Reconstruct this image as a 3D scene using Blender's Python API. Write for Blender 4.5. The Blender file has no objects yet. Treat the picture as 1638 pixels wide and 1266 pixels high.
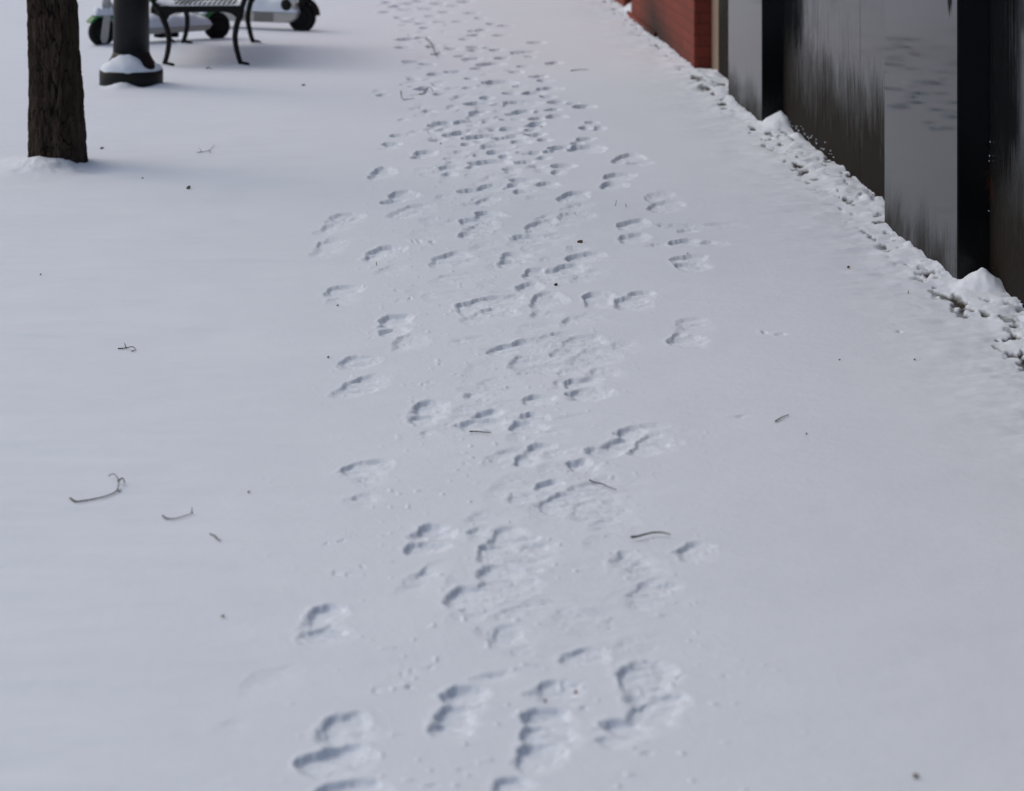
import bpy, bmesh, math, random
import numpy as np
from mathutils import Vector, Matrix
random.seed(7)
S = bpy.context.scene
C = S.collection
R = math.radians

# ------------------------------------------------------------------ survey of the place
F, H, VX, HY = 3880.0, 1.70, 610.0, -300.0      # 85 mm lens, eye height 1.7 m, street runs along +Y
def gp(x, y, z=0.0):
    """survey reading -> point of the street at height z"""
    Y = F * (H - z) / (y - HY)
    return Vector(((x - VX) * Y / F, Y, z))

# ------------------------------------------------------------------ materials
def mat(name):
    m = bpy.data.materials.new(name); m.use_nodes = True
    nt = m.node_tree; b = nt.nodes['Principled BSDF']
    return m, nt, b
def N(nt, t, **k):
    n = nt.nodes.new(t)
    for a, v in k.items():
        if a.startswith('i_'):
            n.inputs[a[2:].replace('_', ' ')].default_value = v
        else: setattr(n, a, v)
    return n
def noise(nt, scale, detail=4, rough=.55, sc=(1,1,1), coord='Object'):
    tc = N(nt, 'ShaderNodeTexCoord'); mp = N(nt, 'ShaderNodeMapping')
    mp.inputs['Scale'].default_value = sc
    nt.links.new(tc.outputs[coord], mp.inputs[0])
    n = N(nt, 'ShaderNodeTexNoise'); n.inputs['Scale'].default_value = scale
    n.inputs['Detail'].default_value = detail; n.inputs['Roughness'].default_value = rough
    nt.links.new(mp.outputs[0], n.inputs['Vector'])
    return n.outputs['Fac']
def ramp(nt, src, stops):
    r = N(nt, 'ShaderNodeValToRGB'); e = r.color_ramp.elements
    while len(e) < len(stops): e.new(.5)
    for i, (p, c) in enumerate(stops):
        e[i].position = p
        e[i].color = (c, c, c, 1) if not isinstance(c, tuple) else (*c, 1)
    nt.links.new(src, r.inputs[0]); return r.outputs[0]
def mix(nt, f, a, b):
    n = N(nt, 'ShaderNodeMix', data_type='RGBA')
    for i, v in ((0, f), (6, a), (7, b)):
        if isinstance(v, bpy.types.NodeSocket): nt.links.new(v, n.inputs[i])
        else: n.inputs[i].default_value = (*v, 1) if isinstance(v, tuple) else v
    return n.outputs[2]
def math_(nt, op, a, b=None, clamp=False):
    n = N(nt, 'ShaderNodeMath', operation=op, use_clamp=clamp)
    for i, v in ((0, a), (1, b)):
        if v is None: continue
        if isinstance(v, bpy.types.NodeSocket): nt.links.new(v, n.inputs[i])
        else: n.inputs[i].default_value = v
    return n.outputs[0]
def bump(nt, b, src, strength, dist):
    n = N(nt, 'ShaderNodeBump'); n.inputs['Strength'].default_value = strength
    n.inputs['Distance'].default_value = dist
    nt.links.new(src, n.inputs['Height']); nt.links.new(n.outputs[0], b.inputs['Normal']); return n
def simple(name, col, rough=.5, metal=0., var=.25, scale=18, bmp=0.):
    m, nt, b = mat(name)
    f = noise(nt, scale)
    nt.links.new(mix(nt, f, tuple(c*(1-var) for c in col), tuple(min(1, c*(1+var)) for c in col)), b.inputs['Base Color'])
    b.inputs['Roughness'].default_value = rough; b.inputs['Metallic'].default_value = metal
    if bmp: bump(nt, b, noise(nt, scale*4), .6, bmp)
    return m

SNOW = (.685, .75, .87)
def snow_material(name, ground=False):
    m, nt, b = mat(name)
    f = noise(nt, 1.2, 5)
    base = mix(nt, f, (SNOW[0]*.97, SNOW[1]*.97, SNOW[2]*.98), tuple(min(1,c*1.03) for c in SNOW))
    if ground:
        at = N(nt, 'ShaderNodeAttribute', attribute_name='bare')
        g = noise(nt, 60, 5)
        dark = ramp(nt, g, [(.35, (.012,.010,.008)), (.6, (.05,.038,.026)), (.75, (.09,.085,.06))])
        base = mix(nt, at.outputs['Fac'], base, dark)
    nt.links.new(base, b.inputs['Base Color'])
    b.inputs['Roughness'].default_value = .85
    b.inputs['Specular IOR Level'].default_value = .25
    n1 = noise(nt, 35, 6, .65); n2 = noise(nt, 160, 3, .6)
    h = math_(nt, 'ADD', n1, math_(nt, 'MULTIPLY', n2, .35))
    bump(nt, b, h, .45, .004)
    return m
M = {}
M['snow_ground'] = snow_material('trodden_snow', True)
M['snow'] = snow_material('settled_snow')
def spec(m, v): m.node_tree.nodes['Principled BSDF'].inputs['Specular IOR Level'].default_value = v; return m
M['black_metal'] = simple('black_painted_iron', (.007,.008,.009), .5, 0, .4, 30, .0006)
M['grey_metal'] = simple('dark_lamp_paint', (.010,.011,.013), .45, 0, .25, 20, .0004)
M['white_plastic'] = simple('white_scooter_paint', (.42,.42,.42), .4, 0, .08, 8)
M['grey_plastic'] = simple('grey_panel', (.17,.17,.17), .6, 0, .12, 20)
M['green_plastic'] = simple('green_plastic', (.012,.16,.045), .45, 0, .15, 12)
M['rubber'] = simple('black_rubber', (.008,.008,.009), .75, 0, .3, 40, .001)
M['beige'] = simple('beige_painted_frame', (.22,.16,.12), .6, 0, .15, 9, .0008)
M['dark_door'] = simple('dark_door_paint', (.012,.012,.014), .35, 0, .3, 5)
M['twig'] = simple('twig_bark', (.045,.034,.030), .85, 0, .4, 90, .0006)
M['leaf'] = simple('dead_leaf', (.09,.045,.022), .8, 0, .35, 80, .0005)
M['redleaf'] = simple('reddish_bud', (.15,.045,.035), .8, 0, .3, 80)
M['debris'] = simple('black_seed', (.012,.010,.010), .7, 0, .4, 90)
M['straw'] = simple('dry_grass', (.12,.10,.06), .8, 0, .3, 60)
M['glass'] = simple('lamp_globe', (.5,.5,.48), .3, 0, .05, 4)
M['roof'] = simple('parapet_stone', (.08,.08,.085), .7, 0, .2, 6, .001)

def granite(name, dirt_top, dirt_soft, brown=(.0185,.0160,.0142), base=(.006,.0068,.008), rough=.13, rust=False, streak=.22):
    m, nt, b = mat(name)
    geo = N(nt, 'ShaderNodeNewGeometry'); sp = N(nt, 'ShaderNodeSeparateXYZ')
    nt.links.new(geo.outputs['Position'], sp.inputs[0])
    z = sp.outputs['Z']
    st = noise(nt, 1, 5, .62, (11, 11, 3.2))
    st2 = noise(nt, 1, 4, .65, (60, 60, 4))
    bl = noise(nt, 2.2, 4, .55)
    # height of the grime edge wanders with vertical run marks
    e = math_(nt, 'ADD', math_(nt, 'MULTIPLY', math_(nt, 'SUBTRACT', st, .5), streak*3),
                         math_(nt, 'MULTIPLY', math_(nt, 'SUBTRACT', bl, .5), .35))
    e = math_(nt, 'ADD', e, math_(nt, 'MULTIPLY', math_(nt, 'SUBTRACT', st2, .5), streak*3.2))
    k = math_(nt, 'SUBTRACT', math_(nt, 'ADD', e, dirt_top), z)
    k = math_(nt, 'DIVIDE', k, dirt_soft)
    k = math_(nt, 'MULTIPLY', k, math_(nt, 'ADD', .35, math_(nt, 'MULTIPLY', noise(nt, 1, 6, .7, (34, 34, 9)), 1.3)), True)
    # thin scratches and speckle higher up
    sc = ramp(nt, noise(nt, 1, 6, .7, (110, 110, 3.0)), [(.52, 0.), (.66, .8)] if name.startswith('stained') else [(.64, 0.), (.74, .5)])
    sm = ramp(nt, bl, [(.38, .12), (.58, 1.)])
    scr = math_(nt, 'MULTIPLY', sc, sm, True)
    k2 = math_(nt, 'MAXIMUM', k, math_(nt, 'MULTIPLY', scr, .55))
    fine = noise(nt, 60, 4, .7)
    bcol = mix(nt, fine, tuple(c*.55 for c in brown), tuple(c*1.5 for c in brown))
    col = mix(nt, k2, base, bcol)
    # pale mineral runs
    run = ramp(nt, noise(nt, 1, 2, .5, (38, 38, .35)), [(.70, 0.), (.745, 1.)])
    runm = math_(nt, 'MULTIPLY', run, ramp(nt, z, [(.12, 0.), (.3, .16), (.7, .04)]))
    col = mix(nt, runm, col, (.20,.20,.20))
    if rust:
        tc = N(nt, 'ShaderNodeTexCoord')
        d = N(nt, 'ShaderNodeVectorMath', operation='DISTANCE')
        mp = N(nt, 'ShaderNodeMapping'); mp.inputs['Scale'].default_value = (1, 1, .42)
        nt.links.new(geo.outputs['Position'], mp.inputs[0]); nt.links.new(mp.outputs[0], d.inputs[0])
        d.inputs[1].default_value = (2.185, 8.70, .36*.42)
        rr = math_(nt, 'SUBTRACT', .045, d.outputs['Value'])
        rr = math_(nt, 'ADD', rr, math_(nt, 'MULTIPLY', math_(nt, 'SUBTRACT', noise(nt, 26, 5, .7), .58), .25))
        rr = math_(nt, 'MULTIPLY', rr, 30, True)
        col = mix(nt, rr, col, (.050,.018,.010))
    if name.startswith('polished'):        # dark rubbed smudge at hip height near the pier's edge
        mp = N(nt, 'ShaderNodeMapping'); mp.inputs['Scale'].default_value = (0, 2.1, 1)
        nt.links.new(geo.outputs['Position'], mp.inputs[0])
        d = N(nt, 'ShaderNodeVectorMath', operation='DISTANCE'); nt.links.new(mp.outputs[0], d.inputs[0])
        d.inputs[1].default_value = (0, 8.835*2.1, 1.055)
        e2 = math_(nt, 'SUBTRACT', .105, d.outputs['Value'])
        e2 = math_(nt, 'ADD', e2, math_(nt, 'MULTIPLY', math_(nt, 'SUBTRACT', noise(nt, 1, 5, .7, (60, 60, 12)), .5), .09))
        e2 = math_(nt, 'MULTIPLY', e2, 22, True)
        k2 = math_(nt, 'MAXIMUM', k2, e2); k = math_(nt, 'MAXIMUM', k, math_(nt, 'MULTIPLY', e2, .9))
    nt.links.new(col, b.inputs['Base Color'])
    ro = N(nt, 'ShaderNodeMapRange'); nt.links.new(k2, ro.inputs[0])
    ro.inputs[3].default_value = rough; ro.inputs[4].default_value = .72
    rv = math_(nt, 'ADD', ro.outputs[0], math_(nt, 'MULTIPLY', math_(nt, 'SUBTRACT', noise(nt, 5, 4), .5), .10), True)
    nt.links.new(rv, b.inputs['Roughness'])
    sl = N(nt, 'ShaderNodeMapRange'); nt.links.new(k, sl.inputs[0])
    b.inputs['Specular Tint'].default_value = (.80,.89,1,1); sl.inputs[3].default_value = .25; sl.inputs[4].default_value = .03
    nt.links.new(sl.outputs[0], b.inputs['Specular IOR Level'])
    bump(nt, b, math_(nt, 'MULTIPLY', fine, k2), .5, .0012)
    return m
M['granite_pier'] = granite('polished_black_granite', .24, .34, rust=True, streak=.06, rough=.055)
M['granite_panel'] = granite('stained_black_granite', .60, .40, rough=.08, rust=True, streak=.13)
M['brown_panel'] = granite('dull_brown_stone', 1.2, .8, rough=.3)

def brick_material():
    m, nt, b = mat('red_painted_brick')
    geo = N(nt, 'ShaderNodeNewGeometry'); sp = N(nt, 'ShaderNodeSeparateXYZ'); nt.links.new(geo.outputs['Position'], sp.inputs[0])
    cb = N(nt, 'ShaderNodeCombineXYZ')
    nt.links.new(math_(nt, 'ADD', sp.outputs['X'], sp.outputs['Y']), cb.inputs[0]); nt.links.new(sp.outputs['Z'], cb.inputs[1])
    bt = N(nt, 'ShaderNodeTexBrick'); nt.links.new(cb.outputs[0], bt.inputs['Vector'])
    bt.inputs['Scale'].default_value = 1; bt.inputs['Brick Width'].default_value = .215; bt.inputs['Row Height'].default_value = .075
    bt.inputs['Mortar Size'].default_value = .007; bt.inputs['Mortar Smooth'].default_value = .4
    bt.inputs['Color1'].default_value = (.24,.052,.036,1); bt.inputs['Color2'].default_value = (.20,.044,.032,1)
    bt.inputs['Mortar'].default_value = (.145,.038,.030,1)
    g = noise(nt, 3, 5, .6); g2 = noise(nt, 30, 4)
    col = mix(nt, math_(nt, 'MULTIPLY', g2, .5), bt.outputs['Color'], (.09,.028,.024))
    # soot and splash grime rising along the foot of the wall
    y = sp.outputs['Y']; z = sp.outputs['Z']
    lim = math_(nt, 'ADD', .06, math_(nt, 'MULTIPLY', math_(nt, 'SUBTRACT', y, 16.25), .18))
    lim = math_(nt, 'ADD', lim, math_(nt, 'MULTIPLY', math_(nt, 'SUBTRACT', g, .5), .25))
    k = math_(nt, 'MULTIPLY', math_(nt, 'SUBTRACT', lim, z), 3.2, True)
    kk = math_(nt, 'MULTIPLY', k, math_(nt, 'MULTIPLY', math_(nt, 'SUBTRACT', 19.6, y), .9, True), True)
    col = mix(nt, math_(nt, 'MULTIPLY', kk, .85), col, (.018,.015,.014))
    nt.links.new(col, b.inputs['Base Color']); b.inputs['Roughness'].default_value = .75; b.inputs['Specular IOR Level'].default_value = .12
    h = math_(nt, 'ADD', math_(nt, 'MULTIPLY', bt.outputs['Fac'], -1), math_(nt, 'MULTIPLY', g2, .4))
    bump(nt, b, h, .5, .004)
    return m
M['brick'] = brick_material()

def bark_material():
    m, nt, b = mat('rough_grey_brown_bark')
    f = noise(nt, 1, 6, .68, (26, 26, 5)); g = noise(nt, 1, 4, .6, (60, 60, 14)); l = noise(nt, 3, 3)
    c = ramp(nt, f, [(.30, (.013,.009,.007)), (.5, (.046,.032,.025)), (.72, (.110,.082,.066))])
    c = mix(nt, math_(nt, 'MULTIPLY', l, .5), c, (.030,.022,.019))
    o = ramp(nt, noise(nt, 1, 3, .5, (30, 30, 10)), [(.70, 0.), (.76, .45)])
    c = mix(nt, o, c, (.13,.055,.022))
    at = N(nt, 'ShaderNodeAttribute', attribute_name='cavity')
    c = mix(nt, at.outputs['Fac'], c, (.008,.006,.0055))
    nt.links.new(c, b.inputs['Base Color']); b.inputs['Roughness'].default_value = .9
    bump(nt, b, math_(nt, 'ADD', f, math_(nt, 'MULTIPLY', g, .6)), .9, .006)
    return m
M['bark'] = bark_material(); M['bark'].node_tree.nodes['Principled BSDF'].inputs['Specular IOR Level'].default_value = .15

# ------------------------------------------------------------------ mesh helpers
class MB:
    def __init__(s): s.v = []; s.f = []; s.smooth = []
    def add(s, vs, fs, smooth=True):
        o = len(s.v); s.v += [tuple(v) for v in vs]; s.f += [tuple(i+o for i in f) for f in fs]
        s.smooth += [smooth]*len(fs); return s
    def box(s, x0, x1, y0, y1, z0, z1, bev=0.0):
        bm = bmesh.new(); bmesh.ops.create_cube(bm, size=1)
        for v in bm.verts:
            v.co = Vector((x0 + (v.co.x+.5)*(x1-x0), y0 + (v.co.y+.5)*(y1-y0), z0 + (v.co.z+.5)*(z1-z0)))
        if bev: bmesh.ops.bevel(bm, geom=bm.edges[:], offset=bev, segments=2, affect='EDGES', profile=.5)
        bm.verts.index_update()
        s.add([v.co for v in bm.verts], [[v.index for v in f.verts] for f in bm.faces], False); bm.free(); return s
    def tube(s, pts, rad, n=8, cap=True, flat=1.0):
        pts = [Vector(p) for p in pts]
        if not isinstance(rad, (list, tuple)): rad = [rad]*len(pts)
        vs = []; fs = []; up = None
        for i, p in enumerate(pts):
            t = (pts[min(i+1, len(pts)-1)] - pts[max(i-1, 0)]).normalized()
            if up is None:
                up = Vector((0, 1, 0)) if abs(t.y) < .9 else Vector((0, 0, 1))
            a = t.cross(up).normalized(); bb = a.cross(t).normalized(); up = bb
            for k in range(n):
                w = 2*math.pi*k/n
                vs.append(p + a*math.cos(w)*rad[i] + bb*math.sin(w)*rad[i]*flat)
        for i in range(len(pts)-1):
            for k in range(n):
                fs.append((i*n+k, i*n+(k+1) % n, (i+1)*n+(k+1) % n, (i+1)*n+k))
        if cap:
            fs.append(tuple(range(n-1, -1, -1))); fs.append(tuple((len(pts)-1)*n+k for k in range(n)))
        return s.add(vs, fs)
    def lathe(s, prof, n=32, axis='z', c=(0, 0, 0), cap=True):
        vs = []; fs = []; c = Vector(c)
        for r, h in prof:
            for k in range(n):
                w = 2*math.pi*k/n; x, y = r*math.cos(w), r*math.sin(w)
                vs.append(c + (Vector((x, y, h)) if axis == 'z' else Vector((x, h, y))))
        for i in range(len(prof)-1):
            for k in range(n): fs.append((i*n+k, i*n+(k+1) % n, (i+1)*n+(k+1) % n, (i+1)*n+k))
        if cap:
            fs.append(tuple(range(n-1, -1, -1))); fs.append(tuple((len(prof)-1)*n+k for k in range(n)))
        return s.add(vs, fs)
    def prism(s, poly, y0, y1):     # polygon in x,z pulled along y
        n = len(poly)
        vs = [(x, y0, z) for x, z in poly] + [(x, y1, z) for x, z in poly]
        fs = [tuple(range(n)), tuple(range(2*n-1, n-1, -1))] + [(i, (i+1) % n, n+(i+1) % n, n+i) for i in range(n)]
        return s.add(vs, fs, False)
    def build(s, name, m, parent=None, bevel=0):
        me = bpy.data.meshes.new(name); me.from_pydata(s.v, [], s.f)
        bm = bmesh.new(); bm.from_mesh(me); bmesh.ops.recalc_face_normals(bm, faces=bm.faces[:]); bm.to_mesh(me); bm.free()
        me.polygons.foreach_set('use_smooth', s.smooth)
        me.materials.append(m); o = bpy.data.objects.new(name, me); C.objects.link(o)
        if parent: o.parent = parent
        if bevel:
            b = o.modifiers.new('edge', 'BEVEL'); b.width = bevel; b.segments = 2; b.limit_method = 'ANGLE'
        return o
def tag(o, label=None, cat=None, group=None, kind=None):
    for k, v in (('label', label), ('category', cat), ('group', group), ('kind', kind)):
        if v: o[k] = v
    return o
def thing(name, label, cat, loc=(0, 0, 0), rz=0, group=None):
    o = bpy.data.objects.new(name, None); C.objects.link(o); o.location = loc; o.rotation_euler = (0, 0, rz)
    o.empty_display_size = .1
    return tag(o, label, cat, group)

# ------------------------------------------------------------------ numpy noise
def vn(x, y, seed=0):
    xi = np.floor(x).astype(np.int64); yi = np.floor(y).astype(np.int64)
    fx = x-xi; fy = y-yi; fx = fx*fx*fx*(fx*(fx*6-15)+10); fy = fy*fy*fy*(fy*(fy*6-15)+10)
    def h(a, b):
        n = (a*374761393 + b*668265263 + seed*1442695041) & 0xffffffff
        n = ((n ^ (n >> 13))*1274126177) & 0xffffffff
        n = n ^ (n >> 16)
        return (n & 0xffff)/65535.0
    a = h(xi, yi); b = h(xi+1, yi); c = h(xi, yi+1); d = h(xi+1, yi+1)
    return (a+(b-a)*fx)*(1-fy) + (c+(d-c)*fx)*fy - .5
def fbm(x, y, o=4, seed=0, g=.5):
    s = 0; a = 1
    for i in range(o):
        s = s + a*vn(x*(2**i)+i*17.3, y*(2**i)-i*9.1, seed+i); a *= g
    return s
def ss(t):
    t = np.clip(t, 0, 1); return t*t*(3-2*t)

# ------------------------------------------------------------------ the snow: surveyed foot prints
# far prints: (x, y, width) of the far lip of each print
MARKS = """796,129,31;680,140,19;698,135,10;851,147,20;878,140,24;735,153,12;727,159,8;776,156,14;808,156,8;763,163,26;792,166,14
830,162,32;875,154,10;875,160,8;888,162,16;911,164,16;931,168,18;682,175,14;686,185,9;763,177,20;759,181,16;771,182,8;830,176,24
815,181,11;861,178,13;883,174,14;888,184,18;815,188,22;805,193,8;861,187,18;855,196,18;709,195,24;696,200,12;749,192,32;756,198,14
708,205,10;815,203,20;831,202,7;640,215,18;637,222,9;627,229,10;736,210,18;722,214,18;754,217,20;776,214,22;811,216,27;855,213,18
811,223,8;828,223,20;848,222,8;943,194,10;935,203,14;956,203,10;933,220,20;920,227,10;934,232,32;790,231,26;779,238,8;792,241,20
819,239,8;851,241,22;890,233,23;880,240,11;808,248,13;678,242,22;667,248,11;671,259,6;782,255,38;717,264,22;749,265,11;718,276,11
778,276,7;898,263,22;892,274,11;858,266,12;834,285,22;859,282,9;875,292,22;819,294,26;813,303,7;832,304,18;656,5,16;633,9,14
614,18,10;649,15,12;683,13,16;712,18,15;754,20,13;745,1,14;729,26,8;656,33,15;673,37,10;734,34,12;707,34,15;680,43,13;700,45,7
643,47,8;757,48,14;770,47,12;758,55,13;653,60,24;677,59,10;744,62,15;644,74,11;705,67,7;723,76,15;757,74,14;757,80,13;779,76,10
755,92,20;661,97,22;682,102,16;697,117,20;726,113,15;751,125,12;612,129,8;785,132,14;787,37,10;808,40,15;817,63,9;856,67,10
793,79,14;836,82,22;848,90,12;784,100,24;883,98,17;824,113,12;860,120,18;611,130,8;613,150,10;830,136,14;620,3,14;668,1,12
700,5,12;725,8,13;690,25,12;770,28,12;640,28,10;800,55,12;690,72,10;735,88,14;800,92,14;700,85,12;765,108,14;840,104,14;870,128,14
745,140,14;705,150,12;660,125,12;815,148,14;780,192,12;790,205,14;850,205,12;700,222,12;745,230,14;870,222,14;840,258,16;865,250,14;815,270,18;765,245,10"""
# near prints: lobes cx,cy,half width,half height,depth of each trodden patch
LOBES = """645,314,26,10,1;632,322,18,6,1;660,338,28,14,.6;615,275,20,8,1;603,283,12,6,.7;552,352,28,12,.6;535,365,22,12,.6;528,395,24,18,.5
618,402,26,10,.9;607,412,22,8,.9;625,432,22,10,.3;722,415,30,14,.75;745,421,22,8,.5;550,466,28,12,.7;548,480,22,8,.4;752,305,22,5,1
788,300,30,6,1;780,323,20,8,.8;758,355,22,7,1;785,345,26,9,1;775,363,26,12,.8;750,377,16,6,1;868,362,28,14,.8;848,382,28,8,.9
885,380,30,10,.4;920,315,22,8,1;910,320,14,6,1;925,346,26,10,.7;925,332,20,8,.5;1012,252,22,7,.9;995,258,12,5,.9;1025,262,24,6,.6
992,283,26,7,1;984,298,24,7,1;1060,318,28,12,.5;1065,330,30,9,.7;1015,359,28,9,1;1012,381,26,9,.9;1110,363,60,5,.6;1170,361,40,4,.4
1100,369,18,4,.7;1096,388,22,7,.9;1060,393,25,4,.5;1150,389,40,4,.6;1105,416,30,8,.8;1112,428,28,8,.8;940,411,30,9,1;915,431,32,10,1
945,442,24,12,.5;900,442,40,12,.5;825,409,24,7,1;822,422,24,7,.8;860,439,26,12,.8;850,458,26,7,1;880,481,28,13,.9;958,480,28,12,.9
1012,485,30,10,1;1030,475,24,7,.7;755,494,30,12,1;785,485,32,16,.8;815,482,25,14,.7;780,506,32,14,.6;800,500,30,8,.9;1110,525,32,18,.4
1105,545,36,11,.8;1090,539,18,12,.8;815,560,28,12,1;850,554,36,18,.9;885,547,34,20,.7;860,580,40,16,.7;905,575,40,22,.6;930,547,38,14,.8
950,575,38,24,.6;870,592,40,12,.6;935,612,30,12,1;945,632,40,15,.9;965,600,30,14,.5;575,579,30,12,.7;583,618,30,22,.7;632,517,26,12,1
630,531,24,9,.9;655,548,26,15,.5;688,654,30,14,1;685,673,30,12,.9;690,698,16,8,.3;762,632,22,8,.9;790,635,30,12,.4;785,663,26,8,1
765,681,28,12,1;790,682,30,12,.8;865,641,30,12,.7;860,669,28,9,1;845,687,34,10,1;965,724,30,12,1;990,710,30,14,1;1015,697,30,14,.9
1045,714,38,20,.8;1050,690,30,12,.4;850,740,26,12,1;868,724,26,14,.9;895,730,26,14,.5;925,750,26,12,1;945,757,26,14,.6;885,778,28,9,1.1
842,796,24,12,.8;900,810,50,22,.7;950,790,45,28,.6;960,820,50,20,.6;980,840,45,14,.5;590,749,32,18,.8;595,766,26,12,.5;582,801,30,14,.5
690,853,36,18,1;680,877,32,13,1;680,926,32,28,.5;775,856,28,16,.5;815,864,40,22,.8;800,890,36,20,.8;850,890,42,30,.6;820,922,55,17,.9
757,957,44,20,1.1;820,950,60,26,.7;785,977,50,20,.6;840,985,45,20,.5;820,1019,40,20,.7;850,1040,30,12,.3;1115,881,30,18,.7;1010,902,32,20,.6
1035,915,38,24,.6;1045,956,46,26,.6;520,993,38,20,1.1;525,1021,36,16,.7;445,1086,42,28,.25;385,1162,24,20,.2;550,1167,48,30,1.3
541,1217,54,28,1.3;560,1266,60,20,.9;745,1114,46,18,1.2;737,1146,44,22,1.1;722,1164,38,14,1.2;790,1079,26,14,.6;895,1112,40,24,.9
940,1052,40,18,.9;875,1158,48,19,1.2;862,1212,50,26,1.2;880,1182,50,20,1.0;830,1262,44,18,.7;1034,1094,42,44,1.0;1006,1168,50,18,1.2
1048,1140,48,32,.9;975,1195,34,14,.6"""
PITS = """537,920,6,3;560,922,6,3;578,906,6,3;553,872,5,3;522,876,4,2;610,1102,9,5;657,1098,7,4;685,1066,6,4;640,1075,4,3;663,1072,4,3
978,996,11,4;982,1007,12,3;1080,1083,12,4;1030,1216,10,4;605,1162,6,4;1230,533,9,4;1246,536,6,3;640,465,4,2;652,478,4,3;633,480,3,2
740,740,3,2;675,387,5,3;697,388,5,3;663,388,3,2;705,582,4,2;690,610,5,2;676,615,5,2;935,1138,9,3;700,1260,8,4;1110,965,5,2;625,1180,3,2
1165,120,5,2;1440,530,5,2;1060,985,4,2;595,540,3,1;740,740,4,2;1185,665,20,2;1160,1080,4,2;735,1228,5,3"""
def parse(t): return [tuple(float(a) for a in p.split(',')) for p in t.replace('\n', ';').split(';') if p.strip()]

def rows():
    ys = [4.0]; 
    while ys[-1] < 25:
        ys.append(ys[-1] + min(max(ys[-1]**2*1.9e-4, .0032), .02))
    near = []; y = 4.0; d = .03
    while y > -60: y -= d; d *= 1.15; near.append(y)
    far = []; y = ys[-1]; d = .04
    while y < 500: y += d; d *= 1.12; far.append(y)
    return np.array(near[::-1] + ys + far)
def cols():
    u = list(np.linspace(-.178, .272, 960)); st = u[1]-u[0]
    l = []; a = u[0]; d = st*1.2
    while a > -25: a -= d; d *= 1.12; l.append(a)
    r = []; a = u[-1]; d = st*1.2
    while a < 25: a += d; d *= 1.12; r.append(a)
    return np.array(l[::-1] + u + r)
ys = rows(); us = cols()
W = np.clip(ys, 4.0, 24.0)
X = us[None, :]*W[:, None]; Y = np.repeat(ys[:, None], len(us), 1)
near_mask = ((Y > 3) & (Y < 26) & (np.abs(X) < 7))
Z = .006*fbm(X*1.1, Y*.8, 3, 3) + .0032*fbm(X*3+.6*Y, Y*5, 4, 5)
# wind-laid ripples on the left
rip = fbm(X*2.2, Y*9.0 + X*2.0, 3, 11)
Z += .0065*rip*ss((-.1-X)/.8+.3)*near_mask
Z += .0006*fbm(X*9, Y*12, 2, 19)*near_mask
for jy, jd in ((9.17, .0030), (16.35, .004), (6.05, .0012), (12.9, .0015)):
    Z -= jd*np.exp(-((Y-jy-.03*X)/.030)**2)*near_mask*(.6+fbm(X*2, Y*2, 2, 23))
# warped survey coordinates give each lip its own irregular outline
wx = X + .030*fbm(X*12, Y*9, 5, 31, .58) ; wy = Y + .055*fbm(X*8, Y*6, 3, 41, .42)
dep = np.zeros_like(Z); lip = np.zeros_like(Z)
def stamp(cx, cy, a, b, d, rot=0., soft=1.):
    global dep, lip
    m = max(a, b)*1.7+.05
    i0, i1 = np.searchsorted(ys, [cy-m, cy+m])
    if i1 <= i0: return
    w = W[(i0+i1)//2]
    j0, j1 = np.searchsorted(us, [(cx-m)/w*1.0-.02, (cx+m)/w+.02])
    x = wx[i0:i1, j0:j1]-cx; y = wy[i0:i1, j0:j1]-cy
    c, s = math.cos(rot), math.sin(rot)
    p = x*c+y*s; q = -x*s+y*c
    r = np.sqrt((p/a)**2+(q/b)**2)+1e-6
    f = (1-r)*min(a, b)*1.25             # about metres inside the outline
    ang = np.arctan2(y/b, x/a)           # lip away from the light source stays steep, the other slumps
    side = .5+.5*np.cos(ang-R(132))
    wdt = (.015+.050*(1-side))*soft
    # the sole pressed hardest at the far lip; the floor climbs back to the near right edge
    t_ = np.clip(.5+.5*((x*.55)/a-(y*.85)/b), 0, 1)
    prof = ss(f/wdt+.25)*(1-.86*t_**.9)
    D = min(d, 1.2)*float(np.interp(cy, [4.5, 7.5, 11, 13], [.0120, .0142, .0175, .022]))
    dep[i0:i1, j0:j1] = np.maximum(dep[i0:i1, j0:j1], prof*D)
    rim = np.exp(-((f+.008)/.010)**2)*D*.10*side
    lip[i0:i1, j0:j1] = np.maximum(lip[i0:i1, j0:j1], rim)
rng = random.Random(5)
def m_per_px(y): return (H/(y-HY), H*F/(y-HY)**2)
for x, y, w in parse(MARKS):
    if w < 10: continue
    sx, sy = m_per_px(y)
    hw = max(w*.92, 12)*sx; 
    p = gp(x+.10*w, y)
    hl = min(max(hw*1.5, .07), .15)*rng.uniform(.85, 1.15)
    stamp(p.x, p.y-hl*.9, hw, hl, rng.uniform(.85, 1.2), R(rng.uniform(-30, -2)))
for cx, cy, hw, hh, d in parse(LOBES):
    sx, sy = m_per_px(cy); p = gp(cx, cy)
    stamp(p.x, p.y, hw*sx, hh*sy*1.02, d, R(rng.uniform(-24, -6)), 1.0 if d > .65 else 1.7)
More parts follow.
